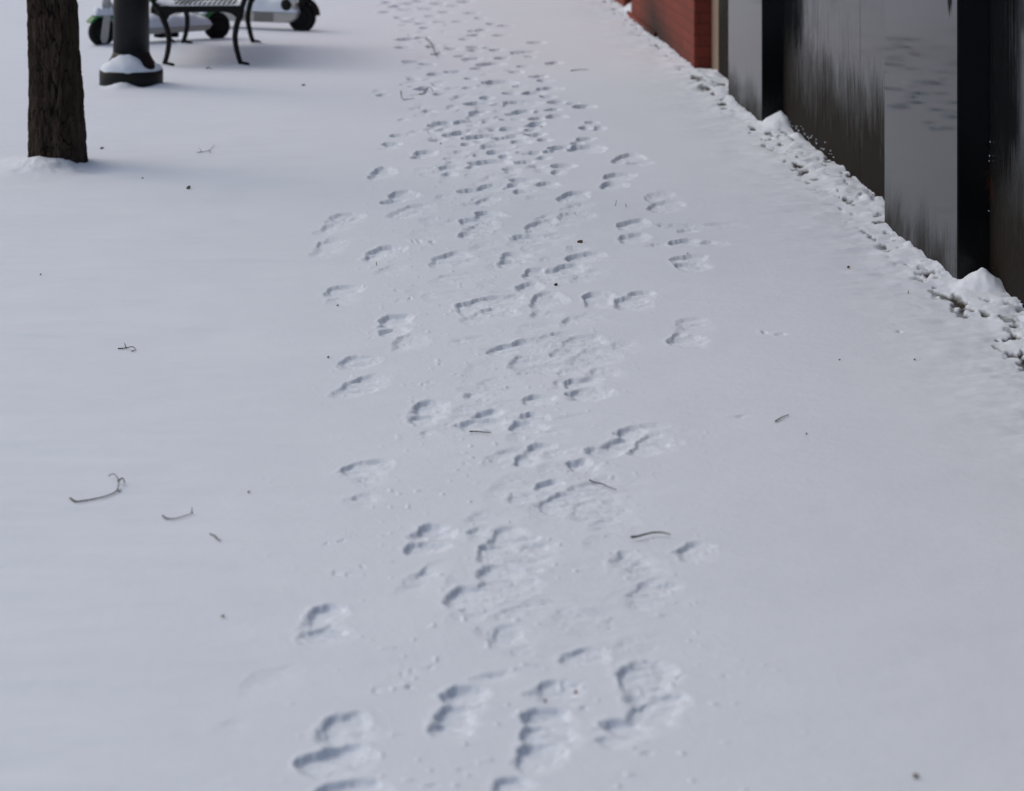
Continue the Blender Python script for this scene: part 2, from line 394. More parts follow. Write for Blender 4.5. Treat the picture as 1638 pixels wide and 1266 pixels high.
# parts of older prints, half filled, along the trodden line
for k in range(190):
    y = rng.uniform(-20, 620) if k < 60 else rng.uniform(-20, 320); x = 640+(y+20)*.30+rng.gauss(40, 65)*(.7+y/900)
    if x < 600: continue
    p = gp(x, y); stamp(p.x, p.y, rng.uniform(.04, .06), rng.uniform(.07, .13), rng.uniform(.2, .5), R(rng.uniform(-25, 5)), 1.8)
for k in range(60):
    y = rng.uniform(300, 1060); x = 640+(y+20)*.24+rng.gauss(40, 50)*(.7+y/1100)
    p = gp(x, y); stamp(p.x, p.y, rng.uniform(.06, .13), rng.uniform(.08, .20), rng.uniform(.12, .32), R(rng.uniform(-35, 5)), 2.6)
for cx, cy, hw, hh in parse(PITS):
    sx, sy = m_per_px(cy); p = gp(cx, cy)
    stamp(p.x, p.y, max(hw*sx, .006), max(hh*sy, .008), .55)
tread = ss(dep/.0045)
rough = ss((dep+lip)/.006)
Z += lip*(1+1.2*fbm(X*35, Y*30, 2, 51)) - dep
Z += tread*(.0058*fbm(X*11+Y*3, Y*34, 5, 61, .66) + .0010*np.sin((wy*1.0+.25*wx)*2*math.pi/.021+4*vn(X*4, Y*4, 8))*ss(vn(X*5, Y*5, 71)*3+.4))
Z += rough*(1-tread)*.0035*fbm(X*45, Y*45, 3, 81)
# kicked crumbs along the trodden line
band = np.exp(-((X-(.30+.0*Y))/.45)**2)*near_mask
Z += band*.0035*ss((vn(X*46, Y*42, 91)-.40)*9)

# banked, lumpy snow against the stone wall
bare = np.zeros_like(Z)
wall = 2.07
t = ss((X-1.45)/.6)*near_mask
Z += t*(.012*fbm(X*5, Y*6, 4, 101)+.008*fbm(X*9, Y*17, 3, 103))
lump = np.zeros_like(Z)
rl = random.Random(11)
def ss_(t): return .35+.65*t
for k in range(1500):
    cy = rl.uniform(4, 24.5); dx = rl.expovariate(1/.075)
    cx = 2.10-dx
    if 8.7 > cy > 5.5 or 13.2 > cy > 9.98: cx += rl.uniform(0, .10)
    if dx > .55: continue
    r = rl.uniform(.018, .055)*(1.0 if dx < .2 else .8); h = r*rl.uniform(.13, .34)*math.exp(-dx/.17)*ss_(rl.random())
    if cy > 14.5: h *= .7
    m = r*1.5; i0, i1 = np.searchsorted(ys, [cy-m, cy+m])
    if i1 <= i0: continue
    w = W[(i0+i1)//2]; j0, j1 = np.searchsorted(us, [(cx-m)/w-.003, (cx+m)/w+.003])
    q = ((wx[i0:i1, j0:j1]-cx)/r)**2+((wy[i0:i1, j0:j1]-cy)/(r*rl.uniform(.6, 1.1)))**2
    lump[i0:i1, j0:j1] = np.maximum(lump[i0:i1, j0:j1], h*np.clip(1-q, 0, 1)**.75)
edge = ss((X-1.80)/.27)*near_mask
gaps = ss((fbm(X*24, Y*10, 3, 121)-.25)*8)
Z += lump + edge*.004
cov = ss(1-lump/.007)
bare = np.clip(cov*ss((X-1.90)/.10)*gaps*1.0*((X < 2.25)), 0, 1)
Z -= bare*.010
Z += np.clip(ss((X-1.98)/.09), 0, 1)*near_mask*.006*(1+fbm(X*3, Y*9, 3, 131))
def cone(cx, cy, rx, ry, h, p=1.0):
    global Z, bare
    q = np.sqrt(((X*.7+wx*.3-cx)/rx)**2+((Y*.75+wy*.25-cy)/ry)**2)
    k = np.clip(1-q, 0, 1)**p
    k = (k*.2+ss(k)*.8)*(1+.9*fbm(X*8, Y*5, 4, 77))
    Z = np.where(q < 1, np.maximum(Z, 0)*(1-.8*ss(k*4))+h*k+np.minimum(Z, 0), Z); bare = bare*(1-ss(k*5))
a = gp(1560, 462); cone(a.x+.02, 8.60, .125, .20, .085)
cone(2.16, 8.05, .07, .14, .035); cone(2.14, 7.75, .06, .10, .03)
cone(2.14, 13.08, .115, .22, .070); cone(2.16, 12.6, .07, .2, .025)
cone(2.12, 10.6, .05, .10, .03); cone(2.14, 15.6, .09, .25, .035)
cone(2.13, 20.6, .10, .35, .07)
# drift around the tree, lamp foot, bench legs
TREE = Vector((-1.566, 11.76, 0))
def drift(c, r0, wdt, h):
    global Z
    d = np.sqrt((X-c[0])**2+(Y-c[1])**2); Z += h*np.exp(-((d-r0)/wdt)**2)
cone(TREE.x-.05, TREE.y-.10, .34, .5, .050, 1.4)
d_ = np.sqrt((X-TREE.x-.16)**2+((Y-TREE.y+.20))**2); Z -= .016*np.exp(-(d_/.14)**2)
for q in ((190, 271, 26, 3), (205, 279, 20, 2.4)):
    s1, s2 = m_per_px(q[1]); p = gp(q[0], q[1]); stamp(p.x, p.y, q[2]*s1, q[3]*s2, .35, 0, 2)
LAMP = gp(210, 118+9) ; LAMP.y = 15.15; LAMP.x = (210-610)*15.15/F
cone(LAMP.x-.045, LAMP.y-.20, .15, .22, .034, 1.2); cone(LAMP.x+.18, LAMP.y-.05, .16, .2, .016)
for c in ((-1.46, 16.3), (-.945, 16.3), (-1.44, 17.85), (-.93, 17.85)): cone(c[0], c[1], .09, .12, .012)
Z[~near_mask & (Y > 26)] *= .3
nr, nc = Z.shape
co = np.stack([X, Y, Z], -1).reshape(-1, 3).astype(np.float32)
idx = np.arange(nr*nc).reshape(nr, nc)
q = np.stack([idx[:-1, :-1], idx[:-1, 1:], idx[1:, 1:], idx[1:, :-1]], -1).reshape(-1, 4)
me = bpy.data.meshes.new('snow_ground')
me.vertices.add(len(co)); me.vertices.foreach_set('co', co.ravel())
me.loops.add(q.size); me.loops.foreach_set('vertex_index', q.ravel().astype(np.int32))
me.polygons.add(len(q)); me.polygons.foreach_set('loop_start', np.arange(0, q.size, 4, dtype=np.int32))
me.update(calc_edges=True)
me.polygons.foreach_set('use_smooth', np.ones(len(q), dtype=bool))
at = me.attributes.new('bare', 'FLOAT', 'POINT'); at.data.foreach_set('value', bare.ravel().astype(np.float32))
me.materials.append(M['snow_ground'])
g = bpy.data.objects.new('snow_ground', me); C.objects.link(g)
tag(g, 'snow covered pavement with a trodden line of footprints', kind='structure')
def ground_z(x, y):
    i = min(max(int(np.searchsorted(ys, y)), 0), nr-1); j = min(max(int(np.searchsorted(us, x/W[i])), 0), nc-1)
    return float(Z[i, j])

# ------------------------------------------------------------------ stone-faced building
gb = thing('stone_building', 'dark building clad in polished black granite piers and grime stained panels', 'building', (2.3, 9, 0))
gb.location = (0, 0, 0)
PZ = 2.9
for y0, y1 in ((4.24, 5.50), (8.72, 9.98), (13.20, 14.47)):
    MB().box(2.07, 2.30, y0, y1, -.12, PZ, .004).build('pilaster', M['granite_pier'], gb)
def panels(edges, m, x=2.185):
    for a, b in zip(edges[:-1], edges[1:]):
        MB().box(x, 2.26, a+.002, b-.002, -.12, PZ-.003, .0015).build('wall_panel', m, gb)
panels([2.0, 3.1, 4.237], M['granite_panel']); panels([5.503, 6.58, 7.65, 8.717], M['granite_panel'])
panels([9.983, 11.07, 12.15, 13.197], M['granite_panel']); panels([14.473, 15.72], M['brown_panel'])
MB().box(2.265, 8, 1.8, 15.72, -.2, 4.6).build('wall', M['dark_door'], gb)
MB().box(2.0, 2.262, 1.8, 15.72, PZ+.002, 3.35, .01).build('lintel', M['roof'], gb)
MB().box(1.95, 8.1, 1.75, 15.72, 4.603, 4.8, .01).build('roof', M['roof'], gb)

bb = thing('brick_building', 'red painted brick building front with sooty foot beyond the black stone piers', 'building')
MB().box(2.07, 2.30, 16.06, 20.1, -.12, 4.4, .006).build('brick_wall', M['brick'], bb)
MB().box(2.045, 2.067, 18.2, 20.22, -.12, .045, .006).build('plinth', M['brick'], bb)
MB().box(2.10, 2.30, 20.97, 24.5, -.12, 4.4, .006).build('brick_pier', M['brick'], bb)
MB().box(2.262, 2.30, 20.103, 20.967, -.12, 2.4).build('door', M['dark_door'], bb)
MB().box(2.12, 2.258, 20.103, 20.967, 2.4, 4.39).build('brick_panel', M['brick'], bb)
MB().box(2.185, 2.27, 15.725, 16.057, -.12, 4.4, .004).build('door_frame', M['beige'], bb)
MB().box(2.303, 9, 15.73, 34, -.2, 4.4).build('wall', M['brick'], bb)
MB().box(2.05, 9.1, 15.73, 34, 4.403, 4.6, .01).build('roof', M['roof'], bb)

for q_ in ('black_metal', 'grey_metal', 'rubber'): spec(M[q_], .2)
# crumbs of snow caught on the foot of the stained panel
rs = random.Random(3); mb = MB()
def blob(mb, c, r, sq=.7):
    bm = bmesh.new(); bmesh.ops.create_icosphere(bm, subdivisions=1, radius=r)
    for v in bm.verts:
        v.co = Vector((v.co.x*rs.uniform(.6, 1.2), v.co.y*rs.uniform(.6, 1.2), v.co.z*sq*rs.uniform(.7, 1.3)))+Vector(c)
    bm.verts.index_update(); mb.add([v.co for v in bm.verts], [[v.index for v in f.verts] for f in bm.faces]); bm.free()
for k in range(34):
    y = rs.uniform(11.6, 13.1); blob(mb, (2.183, y, .03+rs.expovariate(1/.014)), rs.uniform(.003, .006))
for k in range(25):
    y = rs.uniform(7.0, 8.5); blob(mb, (2.181, y, .012+rs.expovariate(1/.01)), rs.uniform(.003, .006))
for k in range(4):
    blob(mb, (2.179, 8.70-.006*k, [.27, .45, .47, .52][k]), rs.uniform(.002, .0055))
tag(mb.build('snow_crumbs', M['snow']), 'tiny crumbs of snow clinging to the foot of the dark stone wall', 'snow', kind='stuff')

# ------------------------------------------------------------------ tree
tree = thing('tree', 'rough barked tree trunk rising from the snow beside the lamp post', 'tree', (TREE.x, TREE.y, 0))
nz, na = 520, 300
zz = np.concatenate([np.linspace(-.15, 1.3, nz), np.linspace(1.36, 3.4, 120)])
th = np.linspace(0, 2*math.pi, na, endpoint=False)
TH, ZZ = np.meshgrid(th, zz)
Rr = .124+.032*np.exp(-np.clip(ZZ+.15, 0, 9)/.42)-.006*ZZ
cxs, sys_ = np.cos(TH)*3.2, np.sin(TH)*3.2
def n3(sx, sz, sd, o=3):   # noise that closes around the trunk
    wgt = (np.cos(TH)+1)/2
    a = fbm(TH*sx, ZZ*sz, o, sd, .6); b = fbm((TH-2*math.pi)*sx, ZZ*sz, o, sd, .6)
    k = ss((TH-5.2)/1.08); return a*(1-k)+b*k
wob = n3(2.0, 2.0, 201)*.22
def ridge(sx, sz, sd):
    THo = TH+wob
    a = np.abs(fbm(THo*sx, ZZ*sz, 3, sd, .55)); b = np.abs(fbm((THo-2*math.pi)*sx, ZZ*sz, 3, sd, .55))
    k = ss((TH-5.2)/1.08); return a*(1-k)+b*k
rg = ridge(6.5, 6.0, 205); r2 = ridge(15, 16, 209)
crease = np.exp(-(rg/.055)**2); cr2 = np.exp(-(r2/.07)**2)
Rb = Rr - .010*crease - .0045*cr2 + .007*n3(10, 12, 215) + .007*n3(1.2, 1.5, 217)+.003*n3(30, 30, 219, 2)
lx = -.055*ZZ + .012*np.sin(ZZ*2.0)
tx = lx+Rb*np.cos(TH); ty = Rb*np.sin(TH)*.95
co = np.stack([tx, ty, ZZ], -1).reshape(-1, 3).astype(np.float32)
nr2 = len(zz); idx = np.arange(nr2*na).reshape(nr2, na); nx = np.roll(idx, -1, 1)
qq = np.stack([idx[:-1], nx[:-1], nx[1:], idx[1:]], -1).reshape(-1, 4)
me = bpy.data.meshes.new('trunk'); me.vertices.add(len(co)); me.vertices.foreach_set('co', co.ravel())
me.loops.add(qq.size); me.loops.foreach_set('vertex_index', qq.ravel().astype(np.int32))
me.polygons.add(len(qq)); me.polygons.foreach_set('loop_start', np.arange(0, qq.size, 4, dtype=np.int32))
me.update(calc_edges=True); me.polygons.foreach_set('use_smooth', np.ones(len(qq), dtype=bool))
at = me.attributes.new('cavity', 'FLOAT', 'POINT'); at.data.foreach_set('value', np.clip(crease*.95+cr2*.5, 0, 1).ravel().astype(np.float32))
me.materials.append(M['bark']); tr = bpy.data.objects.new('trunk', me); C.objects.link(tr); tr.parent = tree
rt = random.Random(21)
def limb(mb, p, d, r, L, lvl):
    pts = [p]; rad = [r]; n = 5
    for i in range(n):
        d = (d+Vector((rt.uniform(-.2, .2), rt.uniform(-.2, .2), rt.uniform(-.05, .16)))).normalized()
        pts.append(pts[-1]+d*L/n); rad.append(r*(1-.62*(i+1)/n))
    mb.tube(pts, rad, 7 if lvl < 2 else 5)
    if lvl < 3:
        for k in range(3 if lvl else 4):
            i = rt.randint(2, n); a = rt.uniform(0, 6.28)
            dd = (d+Vector((math.cos(a), math.sin(a), .25))*.8).normalized()
            limb(mb, pts[i], dd, rad[i]*.7, L*.66, lvl+1)
for k in range(5):
    mb = MB(); a = k*1.26+.4
    base = Vector((-.055*3.3, 0, 3.3-.16*k))
    limb(mb, base, Vector((math.cos(a)*.7, math.sin(a)*.7, .8)).normalized(), .062, 2.0, 0)
    mb.build('limb', M['bark'], tree)

# ------------------------------------------------------------------ lamp post
lp = thing('lamp_post', 'dark metal lamp post with round foot capped by snow', 'lamp post', (LAMP.x, LAMP.y, 0))
MB().lathe([(.199, -.06), (.199, .088), (.196, .094), (.12, .096)], 64).build('base_ring', M['grey_metal'], lp)
MB().lathe([(.172, .097), (.165, .115), (.140, .150), (.122, .180), (.114, .205)], 64).build('skirt', M['black_metal'], lp)
MB().lathe([(.1145, .19), (.112, .5), (.109, 1.0), (.085, 1.6), (.06, 2.6), (.055, 3.2)], 64).build('pole', M['grey_metal'], lp)
MB().lathe([(.055, 3.2), (.13, 3.24), (.14, 3.3), (.05, 3.31)], 40).build('lamp_bracket', M['grey_metal'], lp)
MB().lathe([(.11, 3.31), (.20, 3.45), (.21, 3.6), (.15, 3.8), (.05, 3.9), (.01, 3.93)], 40).build('globe', M['glass'], lp)
mb = MB(); vs = []; fs = []; na_ = 96; prof_n = 14
for i in range(prof_n+1):
    t_ = i/prof_n
    for k in range(na_):
        w = 2*math.pi*k/na_
        front = .5+.5*math.cos(w-R(262)); notch = math.exp(-((((w-R(322)+math.pi) % (2*math.pi))-math.pi)/.30)**2)
        top = .125+.070*front**1.5-.030*notch + .004*math.sin(3*w+1)
        r_in, r_out = .108, .1965+.0025*math.sin(7*w)
        r_ = r_out+(r_in-r_out)*t_
        z_ = .094+(top-.094)*(t_**.85)+.016*math.sin(min(1, t_*4)*math.pi/2)*(1-.6*t_)
        z_ -= notch*.034*math.sin(math.pi*min(1, t_*1.15))**2
        if i == 0: z_ = .088+.003*math.sin(5*w)
        z_ += .002*math.sin(11*w+7*t_)
        vs.append((r_*math.cos(w), r_*math.sin(w), z_))
for i in range(prof_n):
    for k in range(na_): fs.append((i*na_+k, i*na_+(k+1) % na_, (i+1)*na_+(k+1) % na_, (i+1)*na_+k))
mb.add(vs, fs); mb.build('snow_cap', M['snow'], lp)

# ------------------------------------------------------------------ bench
bench = thing('park_bench', 'black iron bench with curved legs and snow lying on its strap seat', 'bench', (-1.2, 17.08, 0))
def bx(px): return (px-610)*16.3/F + 1.2        # bench-local x of a survey reading on the near frame
def bz(py): return H-(py-HY)*16.3/F
def curve(pts, n=6):
    out = []; P = [Vector(p) for p in pts]; P = [P[0]*2-P[1]]+P+[P[-1]*2-P[-2]]
    for i in range(1, len(P)-2):
        for k in range(n):
            t_ = k/n; a, b, c, d = P[i-1:i+3]
            out.append(.5*((2*b)+(c-a)*t_+(2*a-5*b+4*c-d)*t_*t_+(3*b-3*c+d-a)*t_**3))
    out.append(P[-2]); return out
for yy in (-.78, .77):
    fl = curve([(bx(261), yy, -.05), (bx(262), yy, bz(107)), (bx(268), yy, bz(85)), (bx(270), yy, bz(62)), (bx(265), yy, bz(40)), (bx(255), yy, bz(18))])
    MB().tube(fl, [.015+.007*i/len(fl) for i in range(len(fl))], 10, flat=1.3).tube([(bx(262), yy, .012), (bx(272), yy-.01, .010), (bx(279), yy-.01, .004)], [.012, .010, .008], 8).build('leg', M['black_metal'], bench)
    bl = curve([(bx(389), yy, -.05), (bx(386), yy, bz(105)), (bx(380), yy, bz(85)), (bx(376), yy, bz(62)), (bx(379), yy, bz(40)), (bx(386), yy, bz(18))])
    MB().tube(bl, [.015+.007*i/len(bl) for i in range(len(bl))], 10, flat=1.3).tube([(bx(386), yy, .014), (bx(393), yy-.01, .014), (bx(399), yy-.01, .006)], [.013, .011, .009], 8).build('leg', M['black_metal'], bench)
    zt = bz(10); zb = bz(20.5)
    MB().prism([(bx(249), zt), (bx(392), zt+.004), (bx(388), bz(32)), (bx(380), bz(30)), (bx(371), bz(22.5)), (bx(360), zb+.006), (bx(282), zb), (bx(272), bz(25)), (bx(268), bz(32)), (bx(258), bz(30))], yy-.020, yy+.020).build('seat_frame', M['black_metal'], bench, .005)
    ar = curve([(bx(253), yy, zt-.02), (bx(246), yy, bz(4)), (bx(242), yy, bz(-15)), (bx(243), yy, bz(-35)), (bx(252), yy, bz(-50)), (bx(300), yy, bz(-54)), (bx(360), yy, bz(-50)), (bx(402), yy, bz(-48))])
    MB().tube(ar, .0175, 10).build('armrest', M['black_metal'], bench)
    br = curve([(bx(385), yy, zt-.03), (bx(391), yy, bz(0)), (bx(399), yy, bz(-40)), (bx(410), yy, bz(-90)), (bx(418), yy, bz(-110))])
    MB().tube(br, .018, 10).build('back_frame', M['black_metal'], bench)
mb = MB()
for k in range(17):
    x_ = bx(256)+k*.0325
    mb.box(x_-.009, x_+.009, -.765, .765, .403, .409)
mb.tube([(bx(250), -.77, .400), (bx(250), .77, .400)], .012, 8).tube([(bx(386), -.77, .400), (bx(386), .77, .400)], .012, 8)
mb.build('seat', M['black_metal'], bench)
mb = MB()
for k in range(14):
    z_ = .46+k*.033; x_ = bx(389)+(z_-.4)*.17
    mb.box(x_-.004, x_+.004, -.765, .765, z_-.009, z_+.009)
mb.build('backrest', M['black_metal'], bench)
sx_ = np.linspace(bx(246), bx(386), 110); sy_ = np.linspace(-.785, .78, 160)
SX, SY = np.meshgrid(sx_, sy_); tt = (SX-sx_[0])/(sx_[-1]-sx_[0]); tv = (SY-sy_[0])/(sy_[-1]-sy_[0])
ed = np.exp(-(tt/.14)**2)*.026+np.exp(-((1-tt)/.05)**2)*.014+np.exp(-(tv/.018)**2)*.009
SZ = .4035+ed+.005*fbm(SX*9, SY*6, 3, 301)+.006*ss((fbm(SX*3, SY*2.2, 2, 303)-.1)*3)
lim = np.minimum(np.minimum(tt, 1-tt)*40, np.minimum(tv, 1-tv)*60); SZ = SZ-.02*(1-ss(lim))
vs = np.stack([SX, SY, SZ], -1).reshape(-1, 3); ix = np.arange(vs.shape[0]).reshape(SX.shape)
fq = np.stack([ix[:-1, :-1], ix[:-1, 1:], ix[1:, 1:], ix[1:, :-1]], -1).reshape(-1, 4)
MB().add(vs.tolist(), fq.tolist()).build('snow_layer', M['snow'], bench)

# ------------------------------------------------------------------ scooters
def loaf(name, parent, x0, x1, hw, z0, h, seed, m='snow', lean=0):
    n1, n2 = 60, 22
    vs = []; fs = []
    for i in range(n1):
        t_ = i/(n1-1)
        for k in range(n2):
            a = math.pi*k/(n2-1); e = min(1, min(t_, 1-t_)*9)**.5
            nz_ = 1+.13*math.sin(5*t_*6+seed)+.06*math.sin(17*t_+seed*2)
            vs.append((x0+(x1-x0)*t_, -math.cos(a)*hw*(.9+.1*e), z0+max(0, math.sin(a))**.55*h*e*nz_))
    for i in range(n1-1):
        for k in range(n2-1): fs.append((i*n2+k, i*n2+k+1, (i+1)*n2+k+1, (i+1)*n2+k))
    return MB().add(vs, fs).build(name, M[m], parent)
def arc(cx, cz, r, a0, a1, w, thick, n=14):
    poly = [(cx+r*math.cos(R(a0+(a1-a0)*i/n)), cz+r*math.sin(R(a0+(a1-a0)*i/n))) for i in range(n+1)]
    poly += [(cx+(r+thick)*math.cos(R(a1+(a0-a1)*i/n)), cz+(r+thick)*math.sin(R(a1+(a0-a1)*i/n))) for i in range(n+1)]
    return MB().prism(poly, -w, w)
def scooter(label, Pf, Pr, r, green_rear, second=False):
    mid = (Pf+Pr)/2; d = Pf-Pr; L = d.length; rz = math.atan2(d.y, d.x)
    t_ = thing('electric_scooter', label, 'scooter', (mid.x, mid.y, 0), rz, 'rental scooters parked behind the bench')
    hf, hr = L/2, -L/2
    for cx in (hf, hr):
        w = MB().lathe([(.02, -.030), (r*.60, -.024), (r*.62, -.012), (r*.62, .012), (r*.60, .024), (.02, .030)], 32, 'y', (cx, 0, r-.012)).build('wheel', M['rubber'], t_)
        MB().lathe([(r*.62, -.022), (r*.80, -.030), (r*.96, -.022), (r, -.008), (r, .008), (r*.96, .022), (r*.80, .030), (r*.62, .022)], 40, 'y', (cx, 0, r-.012), False).build('tyre', M['rubber'], w)
    # deck
    zt = .135
    dx0, dx1 = hr+(.02 if second else .10), hf-.16
    if second:
        poly = [(dx0-.02, .145), (dx0+.0, .10), (dx0+.06, .062), (dx1, .06), (dx1+.03, .09), (dx1, .148)]
    else:
        poly = [(dx0-.03, .12), (dx0, .085), (dx0+.04, .068), (dx1, .062), (dx1+.05, .10), (dx1, .115)]
    MB().prism(poly, -.082, .082).build('deck', M['white_plastic'], t_, .008)
    if not second:
        MB().box(-.13, .03, -.05, .05, .028, .066, .004).build('battery_box', M['rubber'], t_)
        loaf('snow_layer', t_, dx0-.02, dx1+.04, .088, .112, .085, 1.3)
    else:
        sgn = 1
        MB().box(dx0+.19, dx0+.36, .083, .0855, .068, .138, .001).build('side_panel', M['grey_plastic'], t_)
        loaf('snow_layer', t_, dx0-.02, dx1+.02, .088, .146, .13, 4.1)
        MB().lathe([(.001, -.005), (.043, -.004), (.047, .0), (.043, .004)], 28, 'y', (dx0+.075, .085, .205)).build('lock_cover', M['rubber'], t_)
        MB().box(dx0-.004, dx0+.15, -.07, .082, .147, .225, .012).build('tail_block', M['white_plastic'], t_)
    # rear fender
    if green_rear:
        arc(hr, r-.012, r+.008, 22, 118, .045, .030).build('rear_fender', M['green_plastic'], t_)
        arc(hr, r-.008, r+.040, 35, 105, .048, .026).build('fender_snow', M['snow'], t_, .008)
    else:
        arc(hr, r, r+.010, 75, 178, .04, .012).build('rear_fender', M['rubber'], t_)
        MB().tube([(hr-.06, 0, .27), (hr-.10, 0, .21), (hr-.135, 0, .155)], [.012, .010, .005], 8).build('mudflap', M['rubber'], t_)
        MB().box(hr-.05, hr+.01, -.05, .05, .20, .36, .01).build('tail_light', M['rubber'], t_)
    # front end
    arc(hf, r-.012, r+.010, 35, 150, .042, .018).build('front_fender', M['green_plastic'], t_)
    loaf('fender_snow', t_, hf-.09, hf+.07, .045, r*2+.006, .06, 2.2)
    fk = MB()
    for s_ in (-1, 1):
        fk.prism([(hf-.018, .012), (hf+.014, .012), (hf+.028, .05), (hf+.006, .215), (hf-.050, .215), (hf-.032, .05)], s_*.040-.006, s_*.040+.006)
    fk.build('fork', M['white_plastic'], t_, .004)
    MB().tube([(hf-.018, 0, .20), (hf-.034, 0, .285)], .022, 14).build('collar', M['rubber'], t_)
    MB().tube([(hf-.030, 0, .27), (hf-.10, 0, .70), (hf-.165, 0, 1.08)], [.030, .028, .024], 16).build('stem', M['white_plastic'], t_)
    MB().tube([(dx1-.03, 0, .10), (dx1+.05, 0, .19), (hf-.045, 0, .30)], [.040, .034, .030], 12).build('neck', M['black_metal' if second else 'white_plastic'], t_)
    hb = MB().tube([(hf-.17, -.23, 1.07), (hf-.17, .23, 1.07)], .014, 10).build('handlebar', M['black_metal'], t_)
    for s_ in (-1, 1): MB().tube([(hf-.17, s_*.12, 1.07), (hf-.17, s_*.24, 1.07)], .019, 10).build('grip', M['rubber'], hb)
    MB().tube([(.02, .07, .07), (-.05, .14, .005)], .008, 8).build('kickstand', M['black_metal'], t_)
    return t_
r1 = .105
Pf = Vector(((163-610)*17.75/F, 17.75, 0)); Pr = Vector(((347-610)*18.25/F, 18.25, 0))
s1 = scooter('white scooter with green fenders, half hidden behind the lamp post, its front wheel showing', Pf, Pr, r1, True)
Pf = Vector(((262-610)*19.4/F, 19.4, 0)); Pr = Vector(((483-610)*18.86/F, 18.86, 0))
s2 = scooter('white scooter with black rear fender, its rear end sticking out right of the bench', Pf, Pr, .118, False, True)
# lettering on the flank that faces the pavement
fc = bpy.data.curves.new('lettering', 'FONT'); fc.body = 'Lime'; fc.size = .062; fc.extrude = .0008
fo = bpy.data.objects.new('lettering_source', fc); C.objects.link(fo)
bpy.context.view_layer.update()
tm = bpy.data.meshes.new_from_object(fo.evaluated_get(bpy.context.evaluated_depsgraph_get()))
C.objects.unlink(fo); bpy.data.objects.remove(fo)
tm.materials.clear(); tm.materials.append(M['green_plastic'])
tx_ = bpy.data.objects.new('lettering', tm); C.objects.link(tx_); tx_.parent = s2
tx_.rotation_euler = (R(90), 0, R(180)); 
L2 = (Pf-Pr).length
tx_.location = (-L2/2+.54, .0845, .085)

# ------------------------------------------------------------------ twigs, leaves and seeds on the snow
def on(px, py, up=0.004):
    p = gp(px, py); return Vector((p.x, p.y, ground_z(p.x, p.y)+up))
def twig(label, lines, r, m='twig', cat='twig', name='twig', group=None, up=.004):
    mb = MB()
    for ln in lines:
        pts = [on(x, y, up+(.010 if len(q_) and q_[0] else 0)) for x, y, *q_ in ln]
        pts = [Vector(p) for p in pts]
        if len(pts) > 2: pts = curve(pts, 4)
        n = len(pts); mb.tube(pts, [r*.72*(1-.55*i/(n-1)) for i in range(n)], 6)
    return tag(mb.build(name, M[m]), label, cat, group)
G = 'twigs fallen on the snow'
twig('dark forked twig lying alone on the smooth snow left of the footprints, below the tree', [[(189, 558), (200, 556), (212, 559, 1), (218, 560)], [(202, 556), (199, 553, 1)], [(213, 561), (211, 562), (216, 560)]], .0030, group=G)
twig('largest curved twig with hooked fork, in the left foreground', [[(112, 802), (121, 808), (131, 807), (150, 803), (172, 797), (186, 790), (190, 784, 1), (188, 776, 1), (181, 770, 1), (173, 767)], [(189, 781, 1), (196, 777, 1), (200, 779)], [(189, 790), (194, 788)]], .0030, group=G)
twig('shallow U shaped pale brown twig right of the hooked one', [[(260, 828), (268, 832), (281, 832), (297, 828), (307, 825)], [(307, 825), (307, 821, 1)]], .0024, group=G)
twig('short stubby twig below the U shaped twig', [[(343, 861), (347, 865), (353, 869)], [(336, 857), (343, 861)]], .0026, group=G)
twig('thin branching twig on the snow to the right of the tree trunk', [[(315, 245), (326, 244), (335, 241), (343, 234)], [(322, 244), (319, 240, 1)], [(334, 241), (337, 246)]], .0022, group=G)
twig('black crooked twig lying among the distant footprints', [[(670, 152), (677, 151), (684, 143, 1), (690, 146, 1), (692, 151)], [(684, 143), (676, 148)]], .0048, group=G, up=.010)
twig('faint twig left of the crooked black one in the distant prints', [[(641, 147), (642, 157), (646, 162)], [(646, 161), (663, 159)]], .0030, group=G)
twig('dark knotted twig standing farthest up the trodden line', [[(680, 62), (686, 69, 1), (692, 74, 1), (693, 82, 1), (697, 88), (700, 94)], [(683, 77), (692, 79, 1)], [(696, 86), (703, 85)]], .0055, group=G, up=.010)
twig('straight dark twig lying across the middle of the path', [[(751, 694), (764, 694), (778, 696), (786, 696)]], .0030, group=G, up=.006)
twig('arched brown twig above the right foreground print', [[(1009, 867), (1018, 867), (1028, 863), (1046, 860), (1062, 861), (1072, 864)]], .0042, group=G, up=.010)
twig('curled twig lying inside the trampled patch', [[(943, 772), (950, 774), (962, 779), (974, 784), (986, 788)]], .0028, group=G, up=.008)
twig('short slanted twig on the clean snow right of the path', [[(1240, 677), (1250, 671), (1262, 666)]], .0030, group=G)
twig('thin straight twig in the distance near the brick wall', [[(913, 115), (925, 113), (941, 113)]], .0040, group=G)
twig('tiny dark twig on the snow beneath the bench', [[(330, 110), (334, 108), (338, 111)]], .005, group=G)
twig('thin twig poking up between pier foot and snow pile', [[(1583, 462), (1586, 458, 1), (1590, 466)]], .0025, group=G, up=.03)
def blade(label, x, y, h, lean):
    a = on(x, y, -.004); b = a+Vector((lean, 0, h*.6)); c = a+Vector((lean*1.6, 0, h))
    tag(MB().tube([a, b, c], [.0016, .0014, .0006], 5).build('grass_blade', M['straw']), label, 'grass blade', 'dry grass blades poking through snow')
blade('dry grass blade upright right of the mid path prints', 984, 329, .030, .004)
blade('paler grass blade just right of the upright one', 1002, 331, .022, -.002)
blade('short grass blade in the left hand print', 602, 424, .020, .001)
blade('lone dark stem near the stone pier foot', 1453, 470, .016, 0)
